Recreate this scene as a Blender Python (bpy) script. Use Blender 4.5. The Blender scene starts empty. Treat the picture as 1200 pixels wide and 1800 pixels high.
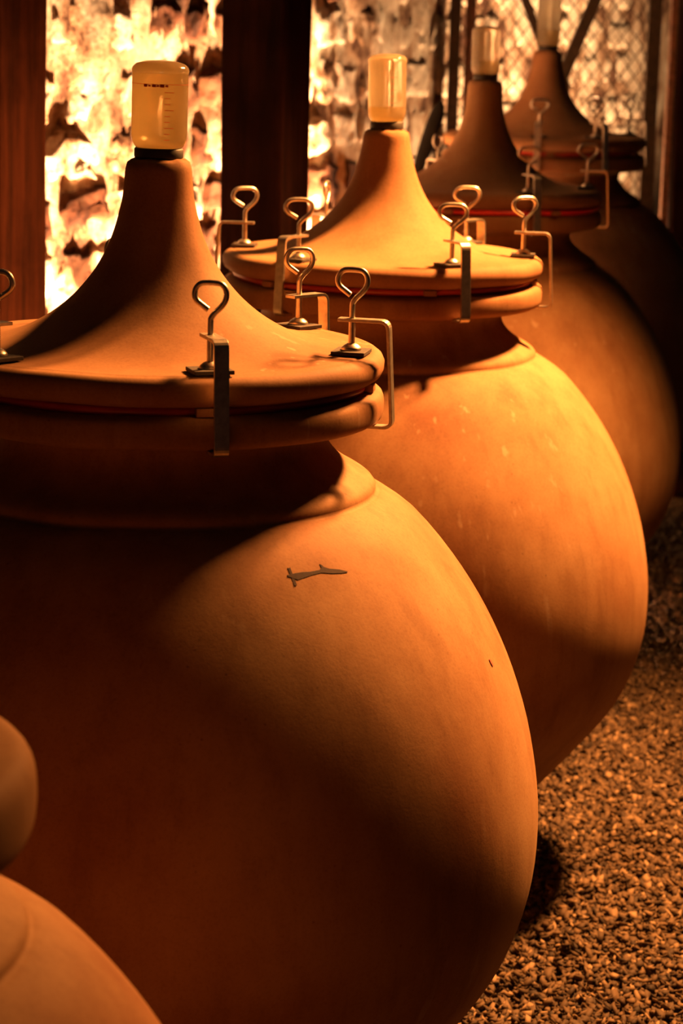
import bpy, bmesh, math, random
import numpy as np
from mathutils import Vector, Matrix, noise

C = bpy.context.scene.collection
PI = math.pi
R = math.radians

# ------------------------------------------------------------------ camera
cam_data = bpy.data.cameras.new('camera')
cam = bpy.data.objects.new('camera', cam_data)
C.objects.link(cam)
bpy.context.scene.camera = cam
cam_data.sensor_fit = 'HORIZONTAL'
cam_data.sensor_width = 24.0
cam_data.lens = 24.0 * 4080.0 / 1200.0
cam_data.clip_start = 0.05
pitch, roll = 0.21094, 0.02757
fw = Vector((0, math.cos(pitch), -math.sin(pitch)))
rt = Vector((1, 0, 0))
up = rt.cross(fw)
cx = rt * math.cos(roll) + up * math.sin(roll)
cy = up * math.cos(roll) - rt * math.sin(roll)
M3 = Matrix((cx, cy, -fw)).transposed()
cam.matrix_world = Matrix.Translation((0, 0, 1.6324)) @ M3.to_4x4()
cam_data.dof.use_dof = True
cam_data.dof.focus_distance = 3.15
cam_data.dof.aperture_fstop = 7.0

# ------------------------------------------------------------------ world, exposure
W = bpy.data.worlds.new('world')
bpy.context.scene.world = W
W.use_nodes = True
W.node_tree.nodes['Background'].inputs[0].default_value = (1.0, 0.75, 0.6, 1)
W.node_tree.nodes['Background'].inputs[1].default_value = 0.006
vs = bpy.context.scene.view_settings
vs.view_transform = 'Standard'
vs.look = 'None'
vs.exposure = 0.0
vs.gamma = 1.0
vs.use_curve_mapping = False

# ------------------------------------------------------------------ lights
def spot(name, loc, target, power, color, size_deg, blend, radius):
    d = bpy.data.lights.new(name, 'SPOT')
    d.energy = power
    d.color = color
    d.spot_size = R(size_deg)
    d.spot_blend = blend
    d.shadow_soft_size = radius
    o = bpy.data.objects.new(name, d)
    C.objects.link(o)
    o.location = loc
    o.rotation_euler = (Vector(target) - Vector(loc)).to_track_quat('-Z', 'Y').to_euler()
    return o

KEY = (1.0, 0.37, 0.09)
spot('ceiling_spotlight', (1.20, 4.72, 2.80), (0.38, 3.98, 0.50), 2050, KEY, 86, 0.85, 0.12)
spot('ceiling_spotlight', (1.00, 4.02, 2.62), (0.06, 2.98, 1.16), 640, KEY, 44, 0.9, 0.16)
UPC = (1.0, 0.52, 0.25)
spot('wall_uplight', (-0.34, 5.64, 0.12), (-0.62, 5.90, 1.25), 1900, UPC, 100, 0.6, 0.03)
spot('wall_uplight', (0.146, 6.91, 0.12), (-0.06, 7.20, 1.25), 4200, UPC, 100, 0.6, 0.03)
spot('wall_uplight', (0.85, 8.30, 0.15), (0.45, 8.35, 1.3), 760, UPC, 110, 0.7, 0.05)
spot('wall_uplight', (1.30, 9.10, 0.15), (0.92, 9.5, 1.3), 600, UPC, 110, 0.7, 0.05)

# ------------------------------------------------------------------ helpers
def link(name, me, mat=None, parent=None, smooth=True):
    o = bpy.data.objects.new(name, me)
    C.objects.link(o)
    if mat is not None and len(me.materials) == 0:
        me.materials.append(mat)
    if smooth:
        me.polygons.foreach_set('use_smooth', [True] * len(me.polygons))
    if parent is not None:
        o.parent = parent
    return o

def tag(o, label, cat, group=None):
    o['label'] = label
    o['category'] = cat
    if group:
        o['group'] = group
    return o

def empty(name, loc, rz=0.0):
    o = bpy.data.objects.new(name, None)
    C.objects.link(o)
    o.empty_display_size = 0.05
    o.location = loc
    o.rotation_euler = (0, 0, rz)
    return o

def pydata(name, v, f):
    me = bpy.data.meshes.new(name)
    me.from_pydata(v, [], f)
    me.update()
    return me

def lathe(name, prof, seg=128, wob=0.0, seed=0.0, closed=False):
    """prof: list of (r, z)."""
    v, f, rings = [], [], []
    for r, z in prof:
        if r < 1e-5:
            rings.append([len(v)])
            v.append((0, 0, z))
        else:
            ids = []
            for i in range(seg):
                a = 2 * PI * i / seg
                k = 1.0
                dz = 0.0
                if wob:
                    k += wob * noise.noise(Vector((math.cos(a) * 1.3 + seed, math.sin(a) * 1.3, z * 2.5)))
                    dz = wob * 0.35 * noise.noise(Vector((math.cos(a) * 2 + seed, math.sin(a) * 2, 7.7)))
                ids.append(len(v))
                v.append((r * k * math.cos(a), r * k * math.sin(a), z + dz))
            rings.append(ids)
    pairs = list(zip(rings, rings[1:]))
    if closed:
        pairs.append((rings[-1], rings[0]))
    for a, b in pairs:
        if len(a) == 1 and len(b) == 1:
            continue
        for i in range(seg):
            j = (i + 1) % seg
            if len(a) == 1:
                f.append((a[0], b[j], b[i]))
            elif len(b) == 1:
                f.append((a[i], a[j], b[0]))
            else:
                f.append((a[i], a[j], b[j], b[i]))
    return pydata(name, v, f)

def fix_normals(me):
    bm = bmesh.new()
    bm.from_mesh(me)
    bmesh.ops.recalc_face_normals(bm, faces=bm.faces)
    bm.to_mesh(me)
    bm.free()
    return me

def densify(prof, step=0.02):
    """Catmull-Rom resample of a (r,z) profile."""
    out = []
    P = [Vector((r, z)) for r, z in prof]
    for i in range(len(P) - 1):
        p0 = P[max(i - 1, 0)]
        p1, p2 = P[i], P[i + 1]
        p3 = P[min(i + 2, len(P) - 1)]
        L = (p2 - p1).length
        n = max(1, int(L / step))
        # centripetal-like tangents limited by the local length
        m1 = (p2 - p0) * (L / max(1e-6, (p1 - p0).length + L)) if i > 0 else (p2 - p1)
        m2 = (p3 - p1) * (L / max(1e-6, (p3 - p2).length + L)) if i < len(P) - 2 else (p2 - p1)
        for k in range(n):
            t = k / n
            q = (2*t**3-3*t*t+1)*p1 + (t**3-2*t*t+t)*m1 + (-2*t**3+3*t*t)*p2 + (t**3-t*t)*m2
            out.append((max(q.x, 0.0), q.y))
    out.append((P[-1].x, P[-1].y))
    return out

def tube(name, pts, rad, seg=12, cap=True):
    """Round rod along a smooth 3D path (already dense)."""
    pts = [Vector(p) for p in pts]
    v, f = [], []
    n = len(pts)
    prev = None
    for i, p in enumerate(pts):
        t = (pts[min(i + 1, n - 1)] - pts[max(i - 1, 0)]).normalized()
        if prev is None:
            ref = Vector((0, 1, 0)) if abs(t.y) < 0.9 else Vector((1, 0, 0))
            u = t.cross(ref).normalized()
        else:
            u = (prev - t * prev.dot(t)).normalized()
        prev = u
        w = t.cross(u)
        r = rad[i] if isinstance(rad, (list, tuple)) else rad
        for k in range(seg):
            a = 2 * PI * k / seg
            v.append(tuple(p + u * (r * math.cos(a)) + w * (r * math.sin(a))))
    for i in range(n - 1):
        for k in range(seg):
            k2 = (k + 1) % seg
            f.append((i*seg+k, i*seg+k2, (i+1)*seg+k2, (i+1)*seg+k))
    if cap:
        f.append(tuple(range(seg - 1, -1, -1)))
        f.append(tuple((n-1)*seg + k for k in range(seg)))
    return fix_normals(pydata(name, v, f))

def smooth_path(pts, n=8):
    P = [Vector(p) for p in pts]
    out = []
    for i in range(len(P) - 1):
        p0, p1, p2, p3 = P[max(i-1, 0)], P[i], P[i+1], P[min(i+2, len(P)-1)]
        for k in range(n):
            t = k / n
            out.append(0.5*((2*p1) + (-p0+p2)*t + (2*p0-5*p1+4*p2-p3)*t*t + (-p0+3*p1-3*p2+p3)*t**3))
    out.append(P[-1])
    return out

def fillet(pts, rad, n=6):
    P = [Vector(p) for p in pts]
    out = [P[0]]
    for i in range(1, len(P) - 1):
        a = (P[i-1] - P[i]); b = (P[i+1] - P[i])
        r = min(rad, a.length * .45, b.length * .45)
        s, e = P[i] + a.normalized() * r, P[i] + b.normalized() * r
        for k in range(n + 1):
            t = k / n
            out.append((1-t)**2 * s + 2*t*(1-t) * P[i] + t*t * e)
    out.append(P[-1])
    return out

def strap(name, pts, width, thick, bev=0.0006):
    """Flat bar bent in the XZ plane, width along Y."""
    v, f = [], []
    n = len(pts)
    for i, p in enumerate(pts):
        t = (pts[min(i+1, n-1)] - pts[max(i-1, 0)]).normalized()
        nn = Vector((-t.z, 0, t.x)) * (thick / 2)
        w = Vector((0, width / 2, 0))
        for q in (p + nn - w, p + nn + w, p - nn + w, p - nn - w):
            v.append(tuple(q))
    for i in range(n - 1):
        for k in range(4):
            k2 = (k + 1) % 4
            f.append((i*4+k, i*4+k2, (i+1)*4+k2, (i+1)*4+k))
    f.append((3, 2, 1, 0))
    f.append(tuple((n-1)*4 + k for k in range(4)))
    me = pydata(name, v, f)
    bm = bmesh.new()
    bm.from_mesh(me)
    bmesh.ops.recalc_face_normals(bm, faces=bm.faces)
    es = [e for e in bm.edges if len(e.link_faces) == 2 and e.calc_face_angle() > 0.9]
    bmesh.ops.bevel(bm, geom=es, offset=bev, segments=2, affect='EDGES', profile=0.7)
    bm.to_mesh(me)
    bm.free()
    return me

def box_me(name, sx, sy, sz, bev=0.002, cuts=0, wob=0.0, seed=0, segs=2):
    bm = bmesh.new()
    bmesh.ops.create_cube(bm, size=1.0)
    bmesh.ops.scale(bm, vec=(sx, sy, sz), verts=bm.verts)
    if bev:
        bmesh.ops.bevel(bm, geom=list(bm.edges), offset=bev, segments=segs, affect='EDGES', profile=0.6)
    if cuts:
        lon = [e for e in bm.edges if abs((e.verts[0].co - e.verts[1].co).z) > sz * 0.8]
        bmesh.ops.subdivide_edges(bm, edges=lon, cuts=cuts, use_grid_fill=True)
    if wob:
        for q in bm.verts:
            k = Vector((q.co.x * 3 + seed, q.co.y * 3, q.co.z * 2.2))
            q.co.x += wob * noise.noise(k)
            q.co.y += wob * noise.noise(k + Vector((9, 4, 2)))
    me = bpy.data.meshes.new(name)
    bm.to_mesh(me)
    bm.free()
    return me

# ------------------------------------------------------------------ materials
def mat(name):
    m = bpy.data.materials.new(name)
    m.use_nodes = True
    nt = m.node_tree
    return m, nt, nt.nodes, nt.links, nt.nodes['Principled BSDF']

def add(ns, typ, **kw):
    n = ns.new(typ)
    for k, val in kw.items():
        setattr(n, k, val)
    return n

def ramp(ns, stops):
    n = ns.new('ShaderNodeValToRGB')
    e = n.color_ramp.elements
    while len(e) > 1:
        e.remove(e[-1])
    e[0].position = stops[0][0]
    e[0].color = (*stops[0][1], 1)
    for p, c in stops[1:]:
        x = e.new(p)
        x.color = (*c, 1)
    return n

def noise_tex(ns, ls, coord, scale, detail=6, rough=0.6, stretch=None):
    t = ns.new('ShaderNodeTexNoise')
    t.inputs['Scale'].default_value = scale
    t.inputs['Detail'].default_value = detail
    t.inputs['Roughness'].default_value = rough
    if stretch:
        mp = ns.new('ShaderNodeMapping')
        mp.inputs['Scale'].default_value = stretch
        ls.new(coord, mp.inputs['Vector'])
        coord = mp.outputs[0]
    ls.new(coord, t.inputs['Vector'])
    return t

def mixc(ns, ls, fac, a, b, mode='MIX'):
    n = ns.new('ShaderNodeMix')
    n.data_type = 'RGBA'
    n.blend_type = mode
    for sock, val in ((n.inputs[0], fac), (n.inputs[6], a), (n.inputs[7], b)):
        if hasattr(val, 'is_output'):
            ls.new(val, sock)
        elif isinstance(val, (int, float)):
            sock.default_value = val
        else:
            sock.default_value = (*val, 1)
    return n.outputs[2]

def terracotta(name, base, pale, dark, streak=1.0):
    m, nt, ns, ls, b = mat(name)
    tc = ns.new('ShaderNodeTexCoord')
    oi = ns.new('ShaderNodeObjectInfo')
    va = ns.new('ShaderNodeVectorMath'); va.operation = 'ADD'
    ls.new(tc.outputs['Object'], va.inputs[0])
    ls.new(oi.outputs['Location'], va.inputs[1])
    co = va.outputs[0]
    big = noise_tex(ns, ls, co, 3.0, 5, 0.6)
    r1 = ramp(ns, [(0.30, dark), (0.5, base), (0.72, pale)])
    ls.new(big.outputs['Fac'], r1.inputs[0])
    ver = noise_tex(ns, ls, co, 9.0, 6, 0.65, (2.2, 2.2, 0.28))
    r2 = ramp(ns, [(0.35, (0.80, 0.76, 0.74)), (0.5, (1, 1, 1)), (0.75, (1.12, 1.14, 1.15))])
    ls.new(ver.outputs['Fac'], r2.inputs[0])
    c = mixc(ns, ls, 0.75 * streak, r1.outputs[0], r2.outputs[0], 'MULTIPLY')
    # thin chalky runs
    run = noise_tex(ns, ls, co, 26.0, 3, 0.5, (1.6, 1.6, 0.05))
    rr = ramp(ns, [(0.64, (0, 0, 0)), (0.72, (1, 1, 1))])
    ls.new(run.outputs['Fac'], rr.inputs[0])
    msk = noise_tex(ns, ls, co, 2.3, 2, 0.5)
    rm = ramp(ns, [(0.5, (0, 0, 0)), (0.62, (0.55, 0.55, 0.55))])
    ls.new(msk.outputs['Fac'], rm.inputs[0])
    mm = ns.new('ShaderNodeMath'); mm.operation = 'MULTIPLY'
    ls.new(rr.outputs[0], mm.inputs[0]); ls.new(rm.outputs[0], mm.inputs[1])
    c = mixc(ns, ls, mm.outputs[0], c, (0.46, 0.32, 0.20))
    # pores and grit
    fine = noise_tex(ns, ls, co, 240.0, 3, 0.7)
    rf = ramp(ns, [(0.30, (0.72, 0.68, 0.66)), (0.5, (1, 1, 1)), (0.72, (1.1, 1.1, 1.1))])
    ls.new(fine.outputs['Fac'], rf.inputs[0])
    c = mixc(ns, ls, 0.5, c, rf.outputs[0], 'MULTIPLY')
    pit = ns.new('ShaderNodeTexVoronoi'); pit.inputs['Scale'].default_value = 42
    ls.new(co, pit.inputs['Vector'])
    rp = ramp(ns, [(0.0, (0.45, 0.40, 0.38)), (0.10, (1, 1, 1))])
    ls.new(pit.outputs['Distance'], rp.inputs[0])
    pm = noise_tex(ns, ls, co, 6.0, 2, 0.5)
    rpm = ramp(ns, [(0.42, (0, 0, 0)), (0.60, (0.9, 0.9, 0.9))])
    ls.new(pm.outputs['Fac'], rpm.inputs[0])
    c = mixc(ns, ls, rpm.outputs[0], c, mixc(ns, ls, 1.0, c, rp.outputs[0], 'MULTIPLY'))
    ls.new(c, b.inputs['Base Color'])
    b.inputs['Roughness'].default_value = 0.72
    b.inputs['Specular IOR Level'].default_value = 0.10
    bp = ns.new('ShaderNodeBump'); bp.inputs['Strength'].default_value = 0.13
    bp.inputs['Distance'].default_value = 0.001
    ls.new(fine.outputs['Fac'], bp.inputs['Height'])
    med = noise_tex(ns, ls, co, 14.0, 6, 0.6, (1, 1, 0.6))
    bp2 = ns.new('ShaderNodeBump'); bp2.inputs['Strength'].default_value = 0.07
    bp2.inputs['Distance'].default_value = 0.006
    ls.new(med.outputs['Fac'], bp2.inputs['Height'])
    ls.new(bp.outputs[0], bp2.inputs['Normal'])
    ls.new(bp2.outputs[0], b.inputs['Normal'])
    return m

M_JAR = terracotta('terracotta_body', (0.30, 0.160, 0.075), (0.38, 0.235, 0.12), (0.215, 0.090, 0.040))
M_LID = terracotta('terracotta_lid', (0.30, 0.157, 0.075), (0.355, 0.21, 0.108), (0.24, 0.11, 0.052), 0.6)

def simple(name, col, rough=0.5, metal=0.0, nscale=60, var=0.25, bump=0.0, spec=0.5):
    m, nt, ns, ls, b = mat(name)
    tc = ns.new('ShaderNodeTexCoord')
    n = noise_tex(ns, ls, tc.outputs['Object'], nscale, 4, 0.6)
    lo = tuple(x * (1 - var) for x in col)
    hi = tuple(min(1, x * (1 + var)) for x in col)
    r = ramp(ns, [(0.3, lo), (0.7, hi)])
    ls.new(n.outputs['Fac'], r.inputs[0])
    ls.new(r.outputs[0], b.inputs['Base Color'])
    b.inputs['Roughness'].default_value = rough
    b.inputs['Metallic'].default_value = metal
    b.inputs['Specular IOR Level'].default_value = spec
    if bump:
        bp = ns.new('ShaderNodeBump'); bp.inputs['Strength'].default_value = 0.5
        bp.inputs['Distance'].default_value = bump
        ls.new(n.outputs['Fac'], bp.inputs['Height'])
        ls.new(bp.outputs[0], b.inputs['Normal'])
    return m

M_STEEL = simple('galvanised_steel', (0.62, 0.56, 0.48), 0.36, 0.95, 90, 0.22, 0.0003)
M_PLATE = simple('dark_steel_plate', (0.05, 0.04, 0.035), 0.75, 0.2, 120, 0.3, 0.0003)
M_RUBBER = simple('black_rubber', (0.025, 0.02, 0.018), 0.6, 0.0, 60, 0.2)
M_GASKET = simple('red_silicone', (0.45, 0.05, 0.03), 0.35, 0.0, 40, 0.15)
M_GASKET_LIT = simple('lit_red_silicone', (0.75, 0.04, 0.035), 0.35, 0.0, 40, 0.15)  # brighter copy of the gasket red, one ring's glow put into the colour
M_SCRATCH = simple('dark_gouge', (0.022, 0.007, 0.005), 0.9, 0.0, 300, 0.4)
M_CHIP = simple('red_chip', (0.42, 0.07, 0.035), 0.8, 0.0, 300, 0.3)
M_PRINT = simple('red_print', (0.55, 0.05, 0.03), 0.5, 0.0, 60, 0.1)
M_IRON = simple('painted_iron', (0.07, 0.045, 0.03), 0.5, 0.3, 50, 0.4, 0.001)
M_IRON_RED = simple('reddish_iron', (0.22, 0.09, 0.05), 0.7, 0.2, 50, 0.4, 0.001)  # reddish bar colour, also used for the post's painted lit edge
M_WIRE = simple('mesh_wire', (0.12, 0.08, 0.055), 0.5, 0.4, 50, 0.3)
M_PADDLE = simple('blackened_wood', (0.006, 0.004, 0.003), 0.9, 0.0, 30, 0.4, 0, 0.1)

def wood(name, a, bcol):
    m, nt, ns, ls, b = mat(name)
    tc = ns.new('ShaderNodeTexCoord')
    g = noise_tex(ns, ls, tc.outputs['Object'], 14, 8, 0.7, (2.5, 2.5, 0.16))
    r = ramp(ns, [(0.3, a), (0.55, bcol), (0.8, tuple(x * 1.5 for x in bcol))])
    ls.new(g.outputs['Fac'], r.inputs[0])
    k = noise_tex(ns, ls, tc.outputs['Object'], 5, 5, 0.6)
    rk = ramp(ns, [(0.35, (0.45, 0.4, 0.38)), (0.55, (1, 1, 1))])
    ls.new(k.outputs['Fac'], rk.inputs[0])
    c = mixc(ns, ls, 0.8, r.outputs[0], rk.outputs[0], 'MULTIPLY')
    ls.new(c, b.inputs['Base Color'])
    b.inputs['Roughness'].default_value = 0.9
    b.inputs['Specular IOR Level'].default_value = 0.05
    bp = ns.new('ShaderNodeBump'); bp.inputs['Strength'].default_value = 0.7
    bp.inputs['Distance'].default_value = 0.006
    ls.new(g.outputs['Fac'], bp.inputs['Height'])
    ls.new(bp.outputs[0], b.inputs['Normal'])
    return m
M_WOOD = wood('old_timber', (0.014, 0.005, 0.003), (0.050, 0.014, 0.007))
M_WOOD_DARK = wood('dark_timber', (0.010, 0.005, 0.004), (0.028, 0.010, 0.007))

def plaster(name, pale, mid, dark, lo=0.42, hi=0.56, scale=5.0, fine=0.8):
    m, nt, ns, ls, b = mat(name)
    g = ns.new('ShaderNodeNewGeometry')
    co = g.outputs['Position']
    n1 = noise_tex(ns, ls, co, scale, 9, 0.68)
    r = ramp(ns, [(lo - 0.06, dark), (lo, mid), (hi, pale)])
    ls.new(n1.outputs['Fac'], r.inputs[0])
    n2 = noise_tex(ns, ls, co, 38, 6, 0.7)
    r2 = ramp(ns, [(0.33, (0.35, 0.28, 0.22)), (0.47, (1, 1, 1))])
    ls.new(n2.outputs['Fac'], r2.inputs[0])
    c = mixc(ns, ls, fine, r.outputs[0], r2.outputs[0], 'MULTIPLY')
    ls.new(c, b.inputs['Base Color'])
    b.inputs['Roughness'].default_value = 0.95
    b.inputs['Specular IOR Level'].default_value = 0.1
    bp = ns.new('ShaderNodeBump'); bp.inputs['Strength'].default_value = 0.8
    bp.inputs['Distance'].default_value = 0.015 * fine
    ls.new(n2.outputs['Fac'], bp.inputs['Height'])
    ls.new(bp.outputs[0], b.inputs['Normal'])
    return m
M_STONE = plaster('limewashed_stone', (0.82, 0.76, 0.60), (0.40, 0.25, 0.14), (0.06, 0.025, 0.012), 0.45, 0.55)
M_MORTAR = plaster('old_mortar', (0.70, 0.62, 0.46), (0.34, 0.22, 0.13), (0.10, 0.05, 0.03), 0.46, 0.62)
M_PALE = plaster('pale_limestone', (0.60, 0.52, 0.38), (0.46, 0.36, 0.24), (0.16, 0.09, 0.05), 0.38, 0.50, 3.0, 0.35)
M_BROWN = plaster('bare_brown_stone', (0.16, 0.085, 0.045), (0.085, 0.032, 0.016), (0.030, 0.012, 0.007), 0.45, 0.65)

def gravel_mat():
    m, nt, ns, ls, b = mat('gravel_stone')
    at = ns.new('ShaderNodeAttribute'); at.attribute_name = 'tone'
    r = ramp(ns, [(0.0, (0.022, 0.013, 0.008)), (0.25, (0.052, 0.032, 0.018)), (0.7, (0.11, 0.068, 0.036)), (1.0, (0.24, 0.16, 0.09))])
    ls.new(at.outputs['Fac'], r.inputs[0])
    ls.new(r.outputs[0], b.inputs['Base Color'])
    b.inputs['Roughness'].default_value = 0.75
    b.inputs['Specular IOR Level'].default_value = 0.3
    return m
M_GRAVEL = gravel_mat()
M_FLOOR = simple('packed_earth', (0.04, 0.025, 0.015), 0.95, 0.0, 30, 0.5, 0.004, 0.1)
M_DARKWALL = simple('dark_plaster', (0.10, 0.07, 0.05), 0.95, 0.0, 6, 0.4, 0.01, 0.1)

def glass_mat():
    m, nt, ns, ls, b = mat('bottle_glass')
    b.inputs['Base Color'].default_value = (1.0, 0.97, 0.90, 1)
    b.inputs['Transmission Weight'].default_value = 1.0
    b.inputs['IOR'].default_value = 1.45
    tc = ns.new('ShaderNodeTexCoord')
    n = noise_tex(ns, ls, tc.outputs['Object'], 60, 3, 0.5, (1, 1, 0.5))
    r = ramp(ns, [(0.3, (0.02, 0.02, 0.02)), (0.7, (0.12, 0.12, 0.12))])
    ls.new(n.outputs['Fac'], r.inputs[0]); ls.new(r.outputs[0], b.inputs['Roughness'])
    bp = ns.new('ShaderNodeBump'); bp.inputs['Strength'].default_value = 0.25
    bp.inputs['Distance'].default_value = 0.001
    ls.new(n.outputs['Fac'], bp.inputs['Height']); ls.new(bp.outputs[0], b.inputs['Normal'])
    # faint milky film on the glass
    tr = ns.new('ShaderNodeBsdfTranslucent'); tr.inputs[0].default_value = (0.95, 0.85, 0.62, 1)
    df = ns.new('ShaderNodeBsdfDiffuse'); df.inputs[0].default_value = (0.9, 0.8, 0.6, 1)
    m1 = ns.new('ShaderNodeMixShader'); m1.inputs[0].default_value = 0.35
    ls.new(tr.outputs[0], m1.inputs[1]); ls.new(df.outputs[0], m1.inputs[2])
    m2 = ns.new('ShaderNodeMixShader'); m2.inputs[0].default_value = 0.20
    ls.new(b.outputs[0], m2.inputs[1]); ls.new(m1.outputs[0], m2.inputs[2])
    ls.new(m2.outputs[0], ns['Material Output'].inputs['Surface'])
    return m
M_GLASS = glass_mat()
def liquid_mat():
    m, nt, ns, ls, b = mat('cloudy_liquid')
    b.inputs['Base Color'].default_value = (0.98, 0.88, 0.62, 1)
    b.inputs['Transmission Weight'].default_value = 1.0
    b.inputs['IOR'].default_value = 1.33
    b.inputs['Roughness'].default_value = 0.08
    tc = ns.new('ShaderNodeTexCoord')
    n = noise_tex(ns, ls, tc.outputs['Object'], 90, 5, 0.6)
    bp = ns.new('ShaderNodeBump'); bp.inputs['Strength'].default_value = 0.5
    bp.inputs['Distance'].default_value = 0.002
    ls.new(n.outputs['Fac'], bp.inputs['Height']); ls.new(bp.outputs[0], b.inputs['Normal'])
    tr = ns.new('ShaderNodeBsdfTranslucent'); tr.inputs[0].default_value = (0.95, 0.80, 0.45, 1)
    m2 = ns.new('ShaderNodeMixShader'); m2.inputs[0].default_value = 0.42
    ls.new(b.outputs[0], m2.inputs[1]); ls.new(tr.outputs[0], m2.inputs[2])
    ls.new(m2.outputs[0], ns['Material Output'].inputs['Surface'])
    return m
M_LIQ = liquid_mat()

LID = 1.2          # height of the rim plane above the floor

# ------------------------------------------------------------------ floor and walls
def struct(o):
    o['kind'] = 'structure'
    return o

fl = link('floor', pydata('floor', [(-4, -0.5, 0), (5, -0.5, 0), (5, 12.5, 0), (-4, 12.5, 0),
                                    (-4, -0.5, -0.05), (5, -0.5, -0.05), (5, 12.5, -0.05), (-4, 12.5, -0.05)],
                          [(0, 1, 2, 3), (7, 6, 5, 4), (0, 4, 5, 1), (1, 5, 6, 2), (2, 6, 7, 3), (3, 7, 4, 0)]), M_FLOOR, smooth=False)
struct(fl)
P0 = Vector((-0.79, 5.35, 0))
WD = Vector((0.3757, 0.9267, 0)).normalized()     # along the wall
WN = Vector((WD.y, -WD.x, 0))                      # towards the room
def wall_pt(t, z, out):
    return P0 + WD * t + WN * out + Vector((0, 0, z))

def relief(t, z):
    return 0.020 * noise.fractal(Vector((t * 4.0, z * 4.0, 3.3)), 1.0, 2.0, 5)

def wall_mesh():
    T0, T1, Z0, Z1 = -2.6, 7.4, 0.0, 2.7
    ts = list(np.arange(T0, -0.5, 0.12)) + list(np.arange(-0.5, 5.5, 0.022)) + list(np.arange(5.5, T1 + .12, 0.12))
    zs = list(np.arange(Z0, 0.7, 0.07)) + list(np.arange(0.7, 1.9, 0.022)) + list(np.arange(1.9, Z1 + .05, 0.08))
    v, f = [], []
    nz = len(zs)
    for t in ts:
        for z in zs:
            v.append(tuple(wall_pt(t, z, -0.010 + relief(t, z) * (0.3 if t > 2.5 else 1))))
    for i in range(len(ts) - 1):
        for j in range(nz - 1):
            f.append((i*nz+j, (i+1)*nz+j, (i+1)*nz+j+1, i*nz+j+1))
    # back faces give it thickness
    n0 = len(v)
    for t, z in ((T0, Z0), (ts[-1], Z0), (ts[-1], zs[-1]), (T0, zs[-1])):
        v.append(tuple(wall_pt(t, z, -0.25)))
    f.append((n0+3, n0+2, n0+1, n0))
    f.append((n0, n0+1, (len(ts)-1)*nz, 0))
    f.append((n0+3, nz-1, len(ts)*nz-1, n0+2))
    return pydata('wall_left', v, f)
wall = struct(link('wall_left', wall_mesh(), M_MORTAR))

rng = random.Random(11)
def stone_mesh(w, h, seed, nu=13, nv=9, proud=0.03):
    """Irregular domed stone face, local: x along wall, y = -out, z up."""
    v, f = [], []
    ang = [rng.uniform(0.75, 1.15) for _ in range(4)]
    for j in range(nv):
        for i in range(nu):
            a = -1 + 2 * i / (nu - 1)
            b = -1 + 2 * j / (nv - 1)
            # squircle mapping keeps corners round
            x = a * math.sqrt(1 - 0.22 * b * b) ; z = b * math.sqrt(1 - 0.22 * a * a)
            e = max(abs(a), abs(b))
            k = Vector((x * w * 5 + seed, z * h * 5, seed * 1.7))
            x2 = x * w / 2 + 0.045 * noise.noise(k * 2.0) * e
            z2 = z * h / 2 + 0.036 * noise.noise(k * 2.0 + Vector((5, 5, 5))) * e
            out = proud * (1 - e ** 5) * (0.75 + 0.35 * noise.noise(k * 0.8)) + 0.012 * noise.fractal(k * 2.6, 1.0, 2.0, 4)
            if e > 0.999:
                out = -0.045
            v.append((x2, -out, z2))
    for j in range(nv - 1):
        for i in range(nu - 1):
            f.append((j*nu+i, j*nu+i+1, (j+1)*nu+i+1, (j+1)*nu+i))
    return pydata('stone', v, f)

wall_rot = math.atan2(WD.y, WD.x)
def lay_stones(z0, z1, t0, t1, single=True):
    out = []
    z = z0
    while z < z1:
        h = rng.uniform(0.10, 0.175)
        t = t0 + rng.uniform(-0.1, 0)
        while t < t1:
            w = rng.uniform(0.14, 0.40) * (1.35 if t > 2.5 else 1)
            dz = rng.uniform(-0.012, 0.012)
            out.append((t + w / 2, z + h / 2 + dz, w * 0.95, h * rng.uniform(0.86, 0.97)))
            t += w
        z += h
    return out
cells = lay_stones(0.78, 1.86, -0.35, 5.3)
print('stones', len(cells))
for n, (t, z, w, h) in enumerate(cells[:300]):
    me = stone_mesh(w, h, n * 3.17, proud=rng.uniform(0.006, 0.024) * (0.5 if t > 2.5 else 1))
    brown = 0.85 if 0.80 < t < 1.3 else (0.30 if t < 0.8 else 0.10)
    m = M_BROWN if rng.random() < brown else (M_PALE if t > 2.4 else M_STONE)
    o = link('stone', me, m, wall)
    o.location = wall_pt(t, z, -0.012)
    o.rotation_euler = (0, rng.uniform(-0.06, 0.06), wall_rot)
# stones above and below the part of the wall in view: one joined part
v, f = [], []
for band in (lay_stones(0.02, 0.76, -2.3, 7.0), lay_stones(1.9, 2.6, -2.3, 7.0)):
    for n, (t, z, w, h) in enumerate(band):
        me = stone_mesh(w, h, 900 + n * 2.3, 7, 5, 0.03)
        base = len(v)
        q = wall_pt(t, z, -0.012)
        for vert in me.vertices:
            c = vert.co
            p = q + WD * c.x - WN * c.y + Vector((0, 0, c.z))
            v.append(tuple(p))
        f += [tuple(base + i for i in p.vertices) for p in me.polygons]
        bpy.data.meshes.remove(me)
rest = link('stonework', pydata('stonework', v, f), M_STONE, wall)
rest['kind'] = 'stuff'

bw = link('wall_back', box_me('wall_back', 9.0, 0.2, 2.7, 0), M_DARKWALL, smooth=False)
bw.location = (0.5, 12.4, 1.35)
struct(bw)

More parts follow.
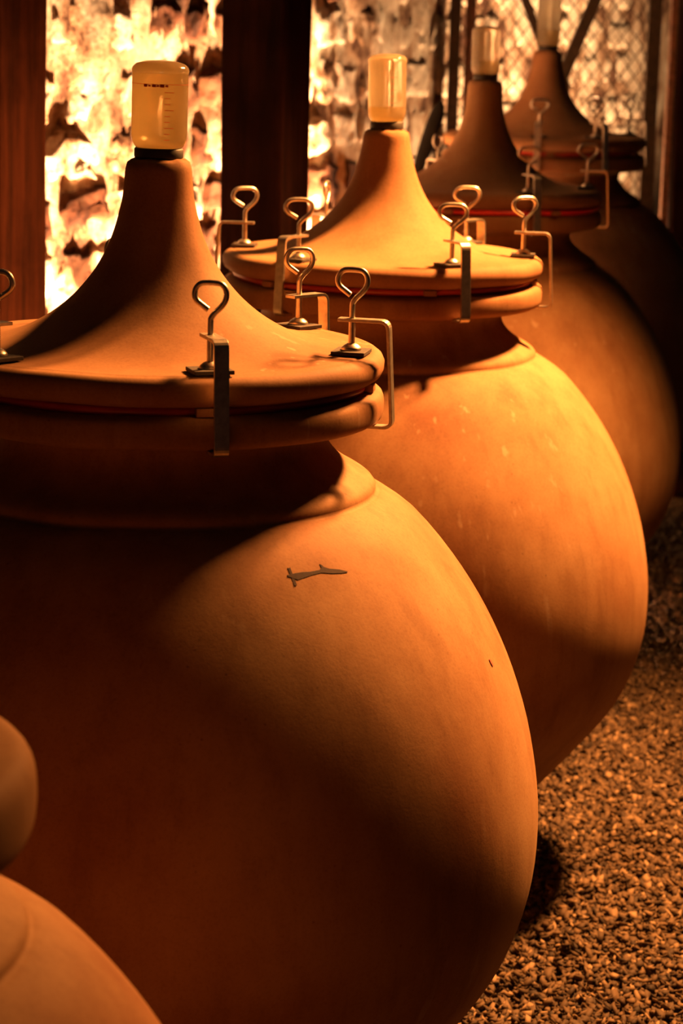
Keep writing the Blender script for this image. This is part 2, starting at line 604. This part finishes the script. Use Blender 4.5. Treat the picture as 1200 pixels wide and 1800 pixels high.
# timber posts standing against the wall
def post(name, x, y, w, d, wob, seed, m, label):
    me = box_me(name, w, d, 2.7, 0.008, 30, wob, seed)
    o = link(name, me, m, smooth=False)
    o.location = (x, y, 1.35)
    o.rotation_euler = (0, 0, wall_rot)
    tag(o, label, 'post')
    return o
post('timber_post', -0.728, 4.60, 0.19, 0.19, 0.010, 3, M_WOOD, 'rough old timber post at the left photo edge before the stone wall')
post('timber_post', -0.1969, 5.35, 0.154, 0.154, 0.006, 8, M_WOOD_DARK, 'wide dark timber post between the two brightly lit stretches of stone wall')

# ------------------------------------------------------------------ gravel
def gravel(name, n, region, smin, smax, seed, layers=0.017):
    r = np.random.default_rng(seed)
    pts = region(r, n)
    n = len(pts)
    base = np.array([(-1,-1,-1),(1,-1,-1),(1,1,-1),(-1,1,-1),(-1,-1,1),(1,-1,1),(1,1,1),(-1,1,1)], float) * 0.5
    tris = np.array([(0,2,1),(0,3,2),(4,5,6),(4,6,7),(0,1,5),(0,5,4),(1,2,6),(1,6,5),(2,3,7),(2,7,6),(3,0,4),(3,4,7)])
    V = base[None] + r.uniform(-0.26, 0.26, (n, 8, 3))
    s = r.uniform(smin, smax, (n, 1)) * np.stack([np.ones(n), r.uniform(.6, 1., n), r.uniform(.35, .7, n)], 1)
    V *= s[:, None, :]
    # random tilt
    q = np.stack([np.ones(n), r.normal(0, .5, n), r.normal(0, .5, n), np.zeros(n)], 1)
    yaw = r.uniform(0, 2*PI, n)
    cyw, syw = np.cos(yaw), np.sin(yaw)
    x, y = V[..., 0] * cyw[:, None] - V[..., 1] * syw[:, None], V[..., 0] * syw[:, None] + V[..., 1] * cyw[:, None]
    z = V[..., 2] + x * q[:, 1:2] + y * q[:, 2:3]
    V = np.stack([x, y, z], -1)
    V[..., 0] += pts[:, 0:1]; V[..., 1] += pts[:, 1:2]
    V[..., 2] += (r.uniform(0.001, layers, n))[:, None]
    F = (tris[None] + (np.arange(n) * 8)[:, None, None]).reshape(-1)
    me = bpy.data.meshes.new(name)
    me.vertices.add(n * 8); me.vertices.foreach_set('co', V.reshape(-1).astype(np.float32))
    nt = n * 12
    me.loops.add(nt * 3); me.loops.foreach_set('vertex_index', F.astype(np.int32))
    me.polygons.add(nt)
    me.polygons.foreach_set('loop_start', (np.arange(nt) * 3).astype(np.int32))
    me.polygons.foreach_set('loop_total', np.full(nt, 3, np.int32))
    at = me.attributes.new('tone', 'FLOAT', 'POINT')
    at.data.foreach_set('value', np.repeat(np.clip(r.normal(.5, .30, n), 0, 1), 8).astype(np.float32))
    me.update(); me.validate()
    o = link(name, me, M_GRAVEL, smooth=False)
    o['kind'] = 'stuff'
    return o

JB = (-0.2494, 3.0358)
JC = (0.0644, 4.3614)
JD = (0.3265, 5.8413)
JE = (0.580, 7.10)
JA = (-0.5027, 1.799)
def keep_off(p):
    # no stones inside the jars' feet, under the posts or inside the wall
    m = ((p[:, 0] + 0.79) * 0.9267 - (p[:, 1] - 5.35) * 0.3757) > 0.06
    for cx_, cy_, rr_ in (*[(*j, 0.215) for j in (JA, JB, JC, JD, JE)], (-0.728, 4.60, 0.14), (-0.1969, 5.35, 0.12), (-0.20, 6.15, 0.03)):
        m &= np.hypot(p[:, 0] - cx_, p[:, 1] - cy_) > rr_
    m &= ~((np.abs(p[:, 0] - 1.265) < 0.20) & (np.abs(p[:, 1] - 8.03) < 0.10))
    return p[m]

def region_view(r, n):
    y = 2.9 + (8.2 - 2.9) * r.random(n * 2) ** 1.15
    x = r.uniform(-0.1, 2.2, n * 2)
    m = (x > 0.02 + (y - 3.2) * 0.02) & (x < 0.75 + (y - 3) * 0.28)
    return keep_off(np.stack([x, y], 1)[m][:n])
def region_rest(r, n):
    x = r.uniform(-3.0, 3.5, n); y = r.uniform(0.4, 11.8, n)
    inner = (x > 0.1) & (x < 0.70 + (y - 3) * 0.26) & (y > 2.9) & (y < 8.0)
    behind = ((x + 0.79) * 0.9267 - (y - 5.35) * 0.3757) < 0.05
    ok = ~inner & ~behind & (y < 12.2)
    return keep_off(np.stack([x, y], 1)[ok])
g = gravel('gravel', 105000, region_view, 0.0065, 0.0135, 5)
tag(g, 'crushed stone gravel covering the ground right of the jars', 'gravel')
g2 = gravel('gravel', 48000, region_rest, 0.015, 0.026, 6)
tag(g2, 'dim crushed stone gravel on the ground around and behind the row of jars', 'gravel')

# ------------------------------------------------------------------ jars
BODY = [(0.0, -1.2), (0.16, -1.2), (0.20, -1.19), (0.256, -1.12), (0.332, -1.02), (0.415, -0.92), (0.4876, -0.82),
        (0.5218, -0.72), (0.528, -0.62), (0.514, -0.52), (0.487, -0.43), (0.4497, -0.35), (0.404, -0.28),
        (0.352, -0.22), (0.318, -0.1955), (0.303, -0.1865)]
NECK = [(0.2990, -0.1860), (0.2938, -0.1845), (0.2925, -0.1800), (0.2930, -0.1765), (0.2885, -0.1705), (0.279, -0.1635), (0.262, -0.154), (0.243, -0.140),
        (0.230, -0.124), (0.226, -0.110), (0.230, -0.099), (0.246, -0.092), (0.280, -0.089), (0.292, -0.087),
        (0.2985, -0.082), (0.3005, -0.074), (0.3005, -0.062), (0.298, -0.053), (0.291, -0.0485), (0.278, -0.047), (0.215, -0.046),
        (0.200, -0.055), (0.195, -0.11), (0.215, -0.15), (0.30, -0.25), (0.42, -0.42), (0.48, -0.62), (0.42, -0.86), (0.18, -1.12), (0.0, -1.14)]
def lid_profile(top, k=1.0):
    return [(0.0, top), (0.026, top), (0.035, top - 0.001), (0.0405, top - 0.005), (0.0428, top - 0.013), (0.0446, 0.5 * (top - 0.013) + 0.5 * 0.190),
            (0.0472, 0.190), (0.0560, 0.155), (0.0655, 0.130), (0.0785, 0.105), (0.0945, 0.083), (0.113, 0.063),
            (0.136, 0.044), (0.160, 0.029), (0.184, 0.0175), (0.208, 0.0095), (0.235, 0.0045), (0.262, 0.0025), (0.276, 0.0025),
            (0.2795, 0.0012), (0.284, 0.0022), (0.291, 0.0005), (0.2975, -0.0045), (0.3010, -0.012), (0.3005, -0.021), (0.297, -0.029), (0.289, -0.034),
            (0.270, -0.035), (0.20, -0.035), (0.16, -0.02), (0.10, 0.03), (0.05, 0.10), (0.0, 0.17)]

def SKIRT(top):
    p = [q for q in lid_profile(top) if q[0] < 0.28 or q[1] > 0.0]
    k = next(i for i, q in enumerate(lid_profile(top)) if q[0] > 0.275)
    return lid_profile(top)[:k] + [(0.280, 0.002), (0.291, -0.003), (0.2985, -0.014), (0.3015, -0.030), (0.3015, -0.052), (0.2985, -0.070), (0.292, -0.082),
                                   (0.2865, -0.084), (0.2835, -0.078), (0.2835, -0.036), (0.270, -0.035), (0.20, -0.035), (0.16, -0.02), (0.10, 0.03), (0.05, 0.10), (0.0, 0.17)]

def make_jar(x, y, dz, s, seed, label, lid_label, top=0.245, tilt=(0, 0), skirt=False, gr=0.281):
    jar = empty('clay_jar', (x, y, 0))
    jar.scale = (s, s, s)
    tag(jar, label, 'jar', 'terracotta jars in a row')
    hz = (LID * s + dz) / s
    prof = densify(BODY, 0.02) + densify([(min(r, 0.280) if skirt and z > -0.095 else r, z) for r, z in NECK], 0.004)
    k = (hz) / LID
    prof = [(r, (z + LID) * k) for r, z in prof]
    me = fix_normals(lathe('body', prof, 160, 0.007, seed))
    b = link('body', me, M_JAR, jar)
    # sealing ring between jar rim and lid
    gp = [(0.255, hz - 0.0462), (gr - 0.002, hz - 0.0462), (gr, hz - 0.041), (gr - 0.002, hz - 0.0355), (0.255, hz - 0.0355)]
    gk = fix_normals(lathe('gasket', gp, 128, 0.004, seed + 3, closed=True))
    gko = link('gasket', gk, M_GASKET_LIT if gr > 0.285 else M_GASKET, jar)
    gko['label'] = 'red sealing ring squeezed under the lid'
    # small spacer blocks in the gap
    for a in (-0.35, 0.6, 1.7, 2.6, 3.7, 4.8):
        w = link('spacer', box_me('spacer', 0.012, 0.022, 0.0105, 0.001), M_LID, jar)
        a += seed * 0.1
        w.location = ((gr + 0.004) * math.cos(a), (gr + 0.004) * math.sin(a), hz - 0.0410)
        w.rotation_euler = (0, 0, a)
    lid = link('jar_lid', fix_normals(lathe('jar_lid', densify(SKIRT(top) if skirt else lid_profile(top), 0.005), 160, 0.006, seed + 9)), M_LID)
    lid.location = (x, y, LID * s + dz)
    lid.scale = (s, s, s)
    lid.rotation_euler = (tilt[0], tilt[1], 0)
    tag(lid, lid_label, 'lid', 'conical terracotta lids')
    return jar, lid

jarB, lidB = make_jar(*JB, 0, 1, 2.0, 'large round clay jar nearest in full view, short dark scratch on its shoulder',
                      'tall funnel-shaped clay lid in the foreground, its front in deep shadow', 0.245)
jarC, lidC = make_jar(*JC, -0.003, 1, 13.0, 'round clay jar second in the row, brightly lit orange shoulder',
                      'brightly lit orange funnel-shaped clay lid on the second full jar', 0.230)
jarD, lidD = make_jar(*JD, 0.022, 1, 27.0, 'dim red clay jar behind the brightly lit orange one',
                      'dim dark red funnel-shaped lid in front of the rearmost lid', 0.262, gr=0.2965)
jarE, lidE = make_jar(*JE, 0.070, 1.02, 41.0, 'rearmost dark clay jar in front of the wire gate',
                      'rearmost funnel-shaped clay lid in front of the wire gate', 0.245)
jarA, lidA = make_jar(*JA, 0, 0.86, 55.0, 'blurred clay jar cut off by the lower left corner of the photo',
                      'blurred rounded clay lid rim at the lower left edge of the photo', 0.245, skirt=True)

# scratch, chip and pale scuff on the shoulder of the nearest jar
def body_r(z):
    P = densify(BODY, 0.01)
    zz = [p[1] for p in P]; rr = [p[0] for p in P]
    return float(np.interp(z, zz, rr))
def mark(name, pts, width, m, parent, label, lift=0.0006, seed=2.0, wob=0.007):
    v, f = [], []
    for i, (az, z, k) in enumerate(pts):
        for sgn in (-1, 1):
            zz = z + sgn * width * k / 2
            r = body_r(zz)
            r *= 1 + wob * noise.noise(Vector((math.cos(az) * 1.3 + seed, math.sin(az) * 1.3, (zz + LID) * 2.5)))
            for rr in (r + lift, r - 0.003):
                v.append((rr * math.cos(az), rr * math.sin(az), zz + LID))
    n = len(pts)
    for i in range(n - 1):
        a, b = i * 4, (i + 1) * 4
        f += [(a, b, b + 2, a + 2), (a + 1, a + 3, b + 3, b + 1), (a, a + 1, b + 1, b), (a + 2, b + 2, b + 3, a + 3)]
    f += [(0, 2, 3, 1), ((n-1)*4, (n-1)*4+1, (n-1)*4+3, (n-1)*4+2)]
    o = link(name, fix_normals(pydata(name, v, f)), m, parent, smooth=False)
    o['label'] = label
    return o
mark('scratch', [(-1.032, -0.2312, .3), (-1.00, -0.2330, 1.6), (-0.97, -0.2322, 1.3), (-0.94, -0.2318, .8), (-0.90, -0.2312, .7), (-0.885, -0.2300, 1.6),
                 (-0.86, -0.2325, 1.2), (-0.82, -0.2345, .9), (-0.792, -0.2362, .2)], 0.0042, M_SCRATCH, jarB, 'dark scratch running across the shoulder')
mark('scratch', [(-1.021, -0.2325, 1), (-1.016, -0.2330, 1), (-1.011, -0.2325, 1)], 0.018, M_SCRATCH, jarB, 'short dark notch under the scratch')
mark('scratch', [(-0.890, -0.2280, 1), (-0.884, -0.2290, 1), (-0.876, -0.2300, .3)], 0.008, M_SCRATCH, jarB, 'short dark notch under the scratch')
mark('chip', [(-0.292, -0.3810, .4), (-0.287, -0.3835, 1), (-0.280, -0.3850, .5)], 0.010, M_CHIP, jarB, 'small red chip in the surface')

# ------------------------------------------------------------------ clamps
ARM, TAB = 0.0445, -0.093
frame_me = strap('frame', fillet([Vector((-0.0175, 0, ARM)), Vector((0.0485, 0, ARM)), Vector((0.0570, 0, TAB)), Vector((0.0250, 0, TAB))], 0.011), 0.0185, 0.0042)
eye = [(0, 0, 0.0075), (0, 0, 0.040), (0, 0, 0.062), (0.0012, 0, 0.0675), (0.0055, 0, 0.0735), (0.0120, 0, 0.0800), (0.0170, 0, 0.0870), (0.0190, 0, 0.0945),
       (0.0178, 0, 0.1020), (0.0130, 0, 0.1075), (0.0060, 0, 0.1092), (-0.0070, 0, 0.1092), (-0.0140, 0, 0.1070), (-0.0188, 0, 0.1010), (-0.0200, 0, 0.0935),
       (-0.0170, 0, 0.0870), (-0.0100, 0, 0.0815), (-0.0030, 0, 0.0765)]
screw_me = tube('screw', smooth_path(eye, 5), 0.0037, 12)
wide_me = tube('screw', smooth_path([(x * 1.25, y, z) for x, y, z in eye], 5), 0.0037, 12)
thread_prof = []
for i in range(26):
    z = 0.012 + i * 0.0012
    thread_prof += [(0.0038, z), (0.0046, z + 0.0006)]
thread_me = fix_normals(lathe('screw_thread', [(0.0, 0.012)] + thread_prof + [(0.0, 0.0435)], 16))
pad_me = fix_normals(lathe('pad', [(0.0, 0.0052), (0.0135, 0.0052), (0.0140, 0.0065), (0.0120, 0.0095), (0.0085, 0.0125), (0.0055, 0.0140), (0.0, 0.0145)], 28))
plate_me = box_me('plate', 0.044, 0.050, 0.0050, 0.0008)
for me, m in ((frame_me, M_STEEL), (screw_me, M_STEEL), (wide_me, M_STEEL), (thread_me, M_STEEL), (pad_me, M_STEEL), (plate_me, M_PLATE)):
    me.materials.append(m)
    me.polygons.foreach_set('use_smooth', [False] * len(me.polygons) if me in (plate_me, frame_me) else [True] * len(me.polygons))

def make_clamp():
    t = empty('clamp', (0, 0, 0))
    link('frame', frame_me, None, t, False)
    s = link('screw', screw_me, None, t)
    link('screw_thread', thread_me, None, s)
    link('pad', pad_me, None, t)
    o = link('plate', plate_me, None, t, False)
    o.location = (0, 0, 0.0028)
    o['label'] = 'dark pressure plate'
    return t
proto = make_clamp()
first = [True]
def dup(root):
    r = root.copy(); C.objects.link(r)
    for ch in list(root.children):
        c = ch.copy(); C.objects.link(c); c.parent = r
        for g_ in list(ch.children):
            d = g_.copy(); C.objects.link(d); d.parent = c
    return r
def put_clamp(cxy, dz, deg, eye_yaw, label, lean=0.0, s=1.0, flip=1):
    """deg: angle round the lid counted from the side facing the camera, positive to the right."""
    if first[0]:
        c = proto; first[0] = False
    else:
        c = dup(proto)
    a = R(deg) - PI / 2
    rr = 0.262 * s
    c.location = (cxy[0] + rr * math.cos(a), cxy[1] + rr * math.sin(a), LID * 1.0 + dz + 0.0036)
    c.rotation_euler = (0, 0, a)
    for ch in c.children:
        if ch.name.startswith('screw'):
            ch.rotation_euler = (0, 0, R(eye_yaw) - a)
            if cxy is not JB:
                ch.data = wide_me
    tag(c, label, 'clamp', 'steel screw clamps on the lid rims')
    return c

nB = 'the foreground lid'
put_clamp(JB, 0, -44, 170, 'steel screw clamp cut by the left photo edge on the foreground lid')
put_clamp(JB, 0, 19, -8, 'dark steel screw clamp on the front of the foreground lid')
put_clamp(JB, 0, 78, -12, 'steel screw clamp with tall bracket on the right rim of the foreground lid')
put_clamp(JB, 0, 136, 20, 'steel screw clamp at the back right of the foreground lid, its bracket turned away')
put_clamp(JB, 0, 198, 60, 'steel screw clamp mostly hidden behind the cone of the foreground lid, glowing wall behind')
put_clamp(JC, -0.003, -36, 12, 'steel screw clamp on the front left of the brightly lit orange lid')
put_clamp(JC, -0.003, 27, 4, 'steel screw clamp with shiny upright bar on the front right of the orange lid')
put_clamp(JC, -0.003, 84, 28, 'steel screw clamp on the far right rim of the orange lid')
put_clamp(JC, -0.003, 141, 6, 'steel screw clamp at the back right of the orange lid')
put_clamp(JC, -0.003, 205, 80, 'dark clamp silhouetted against the glowing wall behind the orange lid')
put_clamp(JC, -0.003, 265, 25, 'steel screw clamp on the far left of the orange lid, dark timber behind')
put_clamp(JD, 0.022, 22, 2, 'dim clamp with pale upright bar on the front of the dark red lid')
put_clamp(JD, 0.022, 84, 10, 'thin blurred clamp on the right rim of the dark red lid')
put_clamp(JD, 0.022, 203, 60, 'blurred clamp behind the left slope of the dark red lid')
put_clamp(JD, 0.022, 238, 40, 'blurred clamp beside the black paddle blade')
put_clamp(JE, 0.0945, -8, 5, 'faint blurred clamp on the front of the rearmost lid')
put_clamp(JE, 0.0945, 30, 8, 'blurred clamp with lit bar on the front right of the rearmost lid')
put_clamp(JE, 0.0945, 97, 60, 'blurred clamp at the right end of the rearmost lid before the gate mesh')
put_clamp(JE, 0.0945, 140, 10, 'blurred clamp behind the right slope of the rearmost lid before the gate mesh')

# ------------------------------------------------------------------ inverted bottles on the lids
def make_bottle(cxy, z0, r, hgt, fill, label, seed, marks=False, gap=0.010, tilt=(0, 0)):
    t = empty('glass_bottle', (cxy[0], cxy[1], z0))
    t.rotation_euler = (tilt[0], tilt[1], 0)
    tag(t, label, 'bottle', 'inverted glass bottles on the lids')
    cap = fix_normals(lathe('cap', [(0, 0.0), (r*0.86, 0.0), (r*0.88, 0.002), (r*0.88, gap+0.002), (r*0.84, gap+0.004), (0, gap+0.004)], 48))
    link('cap', cap, M_RUBBER, t)['label'] = 'black rubber stopper ring'
    b0 = gap + 0.0035
    outer = [(0.0, b0), (r*0.80, b0), (r*0.88, b0 + 0.003), (r*0.955, b0 + 0.008), (r*0.99, b0 + 0.014), (r, b0 + 0.020), (r, b0 + hgt*0.5), (r*1.0, b0 + hgt - 0.009),
             (r*1.02, b0 + hgt - 0.007), (r*1.02, b0 + hgt - 0.004), (r*0.99, b0 + hgt - 0.001), (r*0.86, b0 + hgt + 0.0035), (r*0.5, b0 + hgt + 0.007), (0.0, b0 + hgt + 0.008)]
    w = 0.0022
    inner = [(0.0, b0 + hgt + 0.0045), (r*0.5, b0 + hgt + 0.0038), (r*0.84, b0 + hgt + 0.001), (r-w, b0 + hgt - 0.007), (r-w, b0 + hgt*0.5), (r-w, b0 + 0.020), (r*0.955-w, b0 + 0.010), (r*0.85-w, b0 + 0.005), (0.0, b0 + 0.0035)]
    me = fix_normals(lathe('glass', outer + inner, 72))
    link('glass', me, M_GLASS, t)
    e = 0.0003
    top = b0 + 0.0045 + fill * (hgt - 0.01)
    lp = [(0.0, b0 + 0.0040), (r*0.83-w, b0 + 0.0056), (r*0.95-w-e, b0 + 0.0108), (r-w-e, b0 + 0.0205), (r-w-e, top - 0.0006), (r-w-0.0015, top), (0.0, top)]
    link('liquid', fix_normals(lathe('liquid', lp, 64)), M_LIQ, t)['label'] = 'cloudy pale liquid'
    # printed scale: one long line and short graduations on the side facing the row's front
    def arc(nm, a0, a1, z, hh):
        v, f = [], []
        n = 10
        for i in range(n + 1):
            a = R(a0 + (a1 - a0) * i / n) - PI / 2
            for zz in (z - hh/2, z + hh/2):
                for ro in (r + 0.0004, r + 0.0001):
                    v.append((ro * math.cos(a), ro * math.sin(a), zz))
        for i in range(n):
            p, q = i * 4, i * 4 + 4
            f += [(p, q, q+2, p+2), (p+1, p+3, q+3, q+1)]
        link(nm, fix_normals(pydata(nm, v, f)), M_PRINT, t, False)
    if marks:
        zl = b0 + hgt * 0.77
        rg = random.Random(seed)
        for a0, a1, hh in ((-30, -22, .0034), (-20, -15, .0024), (-12, -4, .0032), (-3, 3, .0024), (4, 13, .0034), (15, 21, .0022)):
            arc('scale_print', a0, a1, zl, hh)
        for i in range(9):
            arc('scale_mark', 14, 34 if i % 3 == 0 else 26, zl - 0.008 - i * 0.0075, 0.0007)
        arc('scale_line', -85, 85, zl + 0.002, 0.0005)
    else:
        for i in range(5):
            arc('scale_mark', 8, 30 if i % 2 == 0 else 22, b0 + hgt * 0.3 + i * hgt * 0.1, 0.0007)
    return t
make_bottle(JB, LID + 0.245, 0.0362, 0.104, 0.97, 'clear glass bottle standing upside down on the foreground lid, full of cloudy liquid', 1, True, 0.009, (0, 0.012))
make_bottle(JC, LID + 0.227, 0.0352, 0.116, 0.22, 'clear glass bottle upside down on the bright orange lid, only its bottom filled', 2, False, 0.011, (0, -0.02))
make_bottle(JD, LID + 0.284, 0.0350, 0.110, 0.30, 'blurred glass bottle upside down on the dark red lid', 3, False, 0.010, (0, -0.02))
make_bottle(JE, LID * 1.02 + 0.070 + 0.245 * 1.02, 0.0345, 0.150, 0.30, 'dim glass bottle on the rearmost lid, cut by the top of the photo', 4, False, 0.010)

# ------------------------------------------------------------------ wire gate
GY = 8.05
gate = empty('wire_gate', (0.67, GY, 0))
tag(gate, 'iron gate with chain mesh and crossing braces behind the rear jars', 'gate')
def bar(name, a, b, r_, m, parent, label=None, flat=None):
    a, b = Vector(a), Vector(b)
    L = (b - a).length
    me = box_me(name, flat or r_, r_, L, 0.003)
    o = link(name, me, m, parent, False)
    o.location = (a + b) / 2
    o.rotation_euler = (b - a).to_track_quat('Z', 'Y').to_euler()
    if label:
        o['label'] = label
    return o
bar('gate_stile', (-0.330, 0, 0.0), (-0.330, 0, 2.25), 0.038, M_IRON, gate)
bar('gate_stile', (0.345, 0, 0.0), (0.345, 0, 2.25), 0.045, M_IRON, gate)
bar('gate_rail', (-0.33, 0, 2.23), (0.345, 0, 2.23), 0.038, M_IRON, gate)
bar('gate_rail', (-0.33, 0, 0.08), (0.345, 0, 0.08), 0.038, M_IRON, gate)
bar('hinge_bar', (-0.275, 0.05, 0.0), (-0.275, 0.05, 2.25), 0.034, M_IRON_RED, gate, 'rust red upright bar')
bar('brace', (-0.175, -0.03, 1.88), (0.02, -0.03, 1.42), 0.030, M_IRON, gate)
bar('brace', (0.205, -0.03, 1.88), (0.02, -0.03, 1.40), 0.040, M_IRON, gate)
bar('brace', (0.045, -0.03, 1.44), (0.075, -0.03, 0.10), 0.036, M_IRON, gate)
bar('brace', (-0.30, -0.03, 2.20), (-0.175, -0.03, 1.88), 0.030, M_IRON, gate)
bar('brace', (0.32, -0.03, 2.20), (0.205, -0.03, 1.88), 0.040, M_IRON, gate)
def mesh_wires():
    v, f = [], []
    x0, x1, z0, z1 = -0.315, 0.325, 0.1, 2.21
    cw, ch, wr = 0.048, 0.066, 0.0029
    def seg(a, b, yo):
        a, b = Vector(a), Vector(b)
        t = (b - a).normalized()
        u = Vector((0, 1, 0)); w = t.cross(u)
        n0 = len(v)
        for p in (a, b):
            for k in range(4):
                an = PI / 4 + k * PI / 2
                v.append(tuple(p + u * (wr * math.cos(an) + yo) + w * (wr * math.sin(an))))
        for k in range(4):
            k2 = (k + 1) % 4
            f.append((n0+k, n0+k2, n0+4+k2, n0+4+k))
    nx = int((x1 - x0) / cw) + 1
    nz = int((z1 - z0) / ch) + 1
    for i in range(nx):
        for j in range(nz):
            xa, za = x0 + i * cw, z0 + j * ch
            xb, zb = min(xa + cw, x1), min(za + ch, z1)
            if xa >= x1 or za >= z1: continue
            seg((xa, 0, zb), (xb, 0, za), -wr)
            seg((xa, 0, za), (xb, 0, zb), wr)
    return pydata('wire_mesh', v, f)
wm = link('wire_mesh', mesh_wires(), M_WIRE, gate, False)
wm['kind'] = 'stuff'

pr = link('timber_post', box_me('timber_post', 0.34, 0.14, 2.6, 0.008, 24, 0.006, 5), M_WOOD_DARK, smooth=False)
pr.location = (1.265, 8.03, 1.3)
tag(pr, 'dark timber post right of the wire gate at the right photo edge', 'post')
tr = link('lit_edge_1', box_me('lit_edge_1', 0.022, 0.05, 2.4, 0.003, 10, 0.003, 9), M_IRON_RED, smooth=False)  # added lighter strip standing in for light on the dark post's edge
tr.location = (1.078, 8.03, 1.2)
struct(tr)

# black paddle leaning behind the orange lid
pd = empty('paddle', (-0.20, 6.15, 0.0))
tag(pd, 'black wooden paddle leaning behind the orange lid, its rounded blade pointing up', 'paddle')
dirv = (Vector((0.245, 6.5, 1.41)) - Vector((-0.20, 6.15, 0.0)))
pd.rotation_euler = dirv.to_track_quat('Z', 'Y').to_euler()
L = dirv.length
link('shaft', tube('shaft', [(0, 0, 0.0), (0, 0, 0.4), (0, 0, 0.8), (0, 0, L - 0.24)], 0.013, 14), M_PADDLE, pd)
bl = []
for i in range(15):
    q = i / 14
    z = L - 0.26 + 0.26 * q
    wdt = 0.013 + 0.018 * math.sin(min(1, q * 1.6) * PI / 2)
    if q > 0.75:
        wdt *= math.sqrt(max(0.0, 1 - ((q - 0.75) / 0.25) ** 2)) * 0.98 + 0.02
    bl.append((wdt, z))
v, f = [], []
for wdt, z in bl:
    th = 0.006
    for k in range(12):
        a = 2 * PI * k / 12
        v.append((wdt * math.cos(a), max(th, wdt*0.3) * math.sin(a) if wdt > 0.002 else 0.001 * math.sin(a), z))
for i in range(len(bl) - 1):
    for k in range(12):
        k2 = (k + 1) % 12
        f.append((i*12+k, i*12+k2, (i+1)*12+k2, (i+1)*12+k))
f.append(tuple(range(11, -1, -1))); f.append(tuple((len(bl)-1)*12 + k for k in range(12)))
link('blade', fix_normals(pydata('blade', v, f)), M_PADDLE, pd)
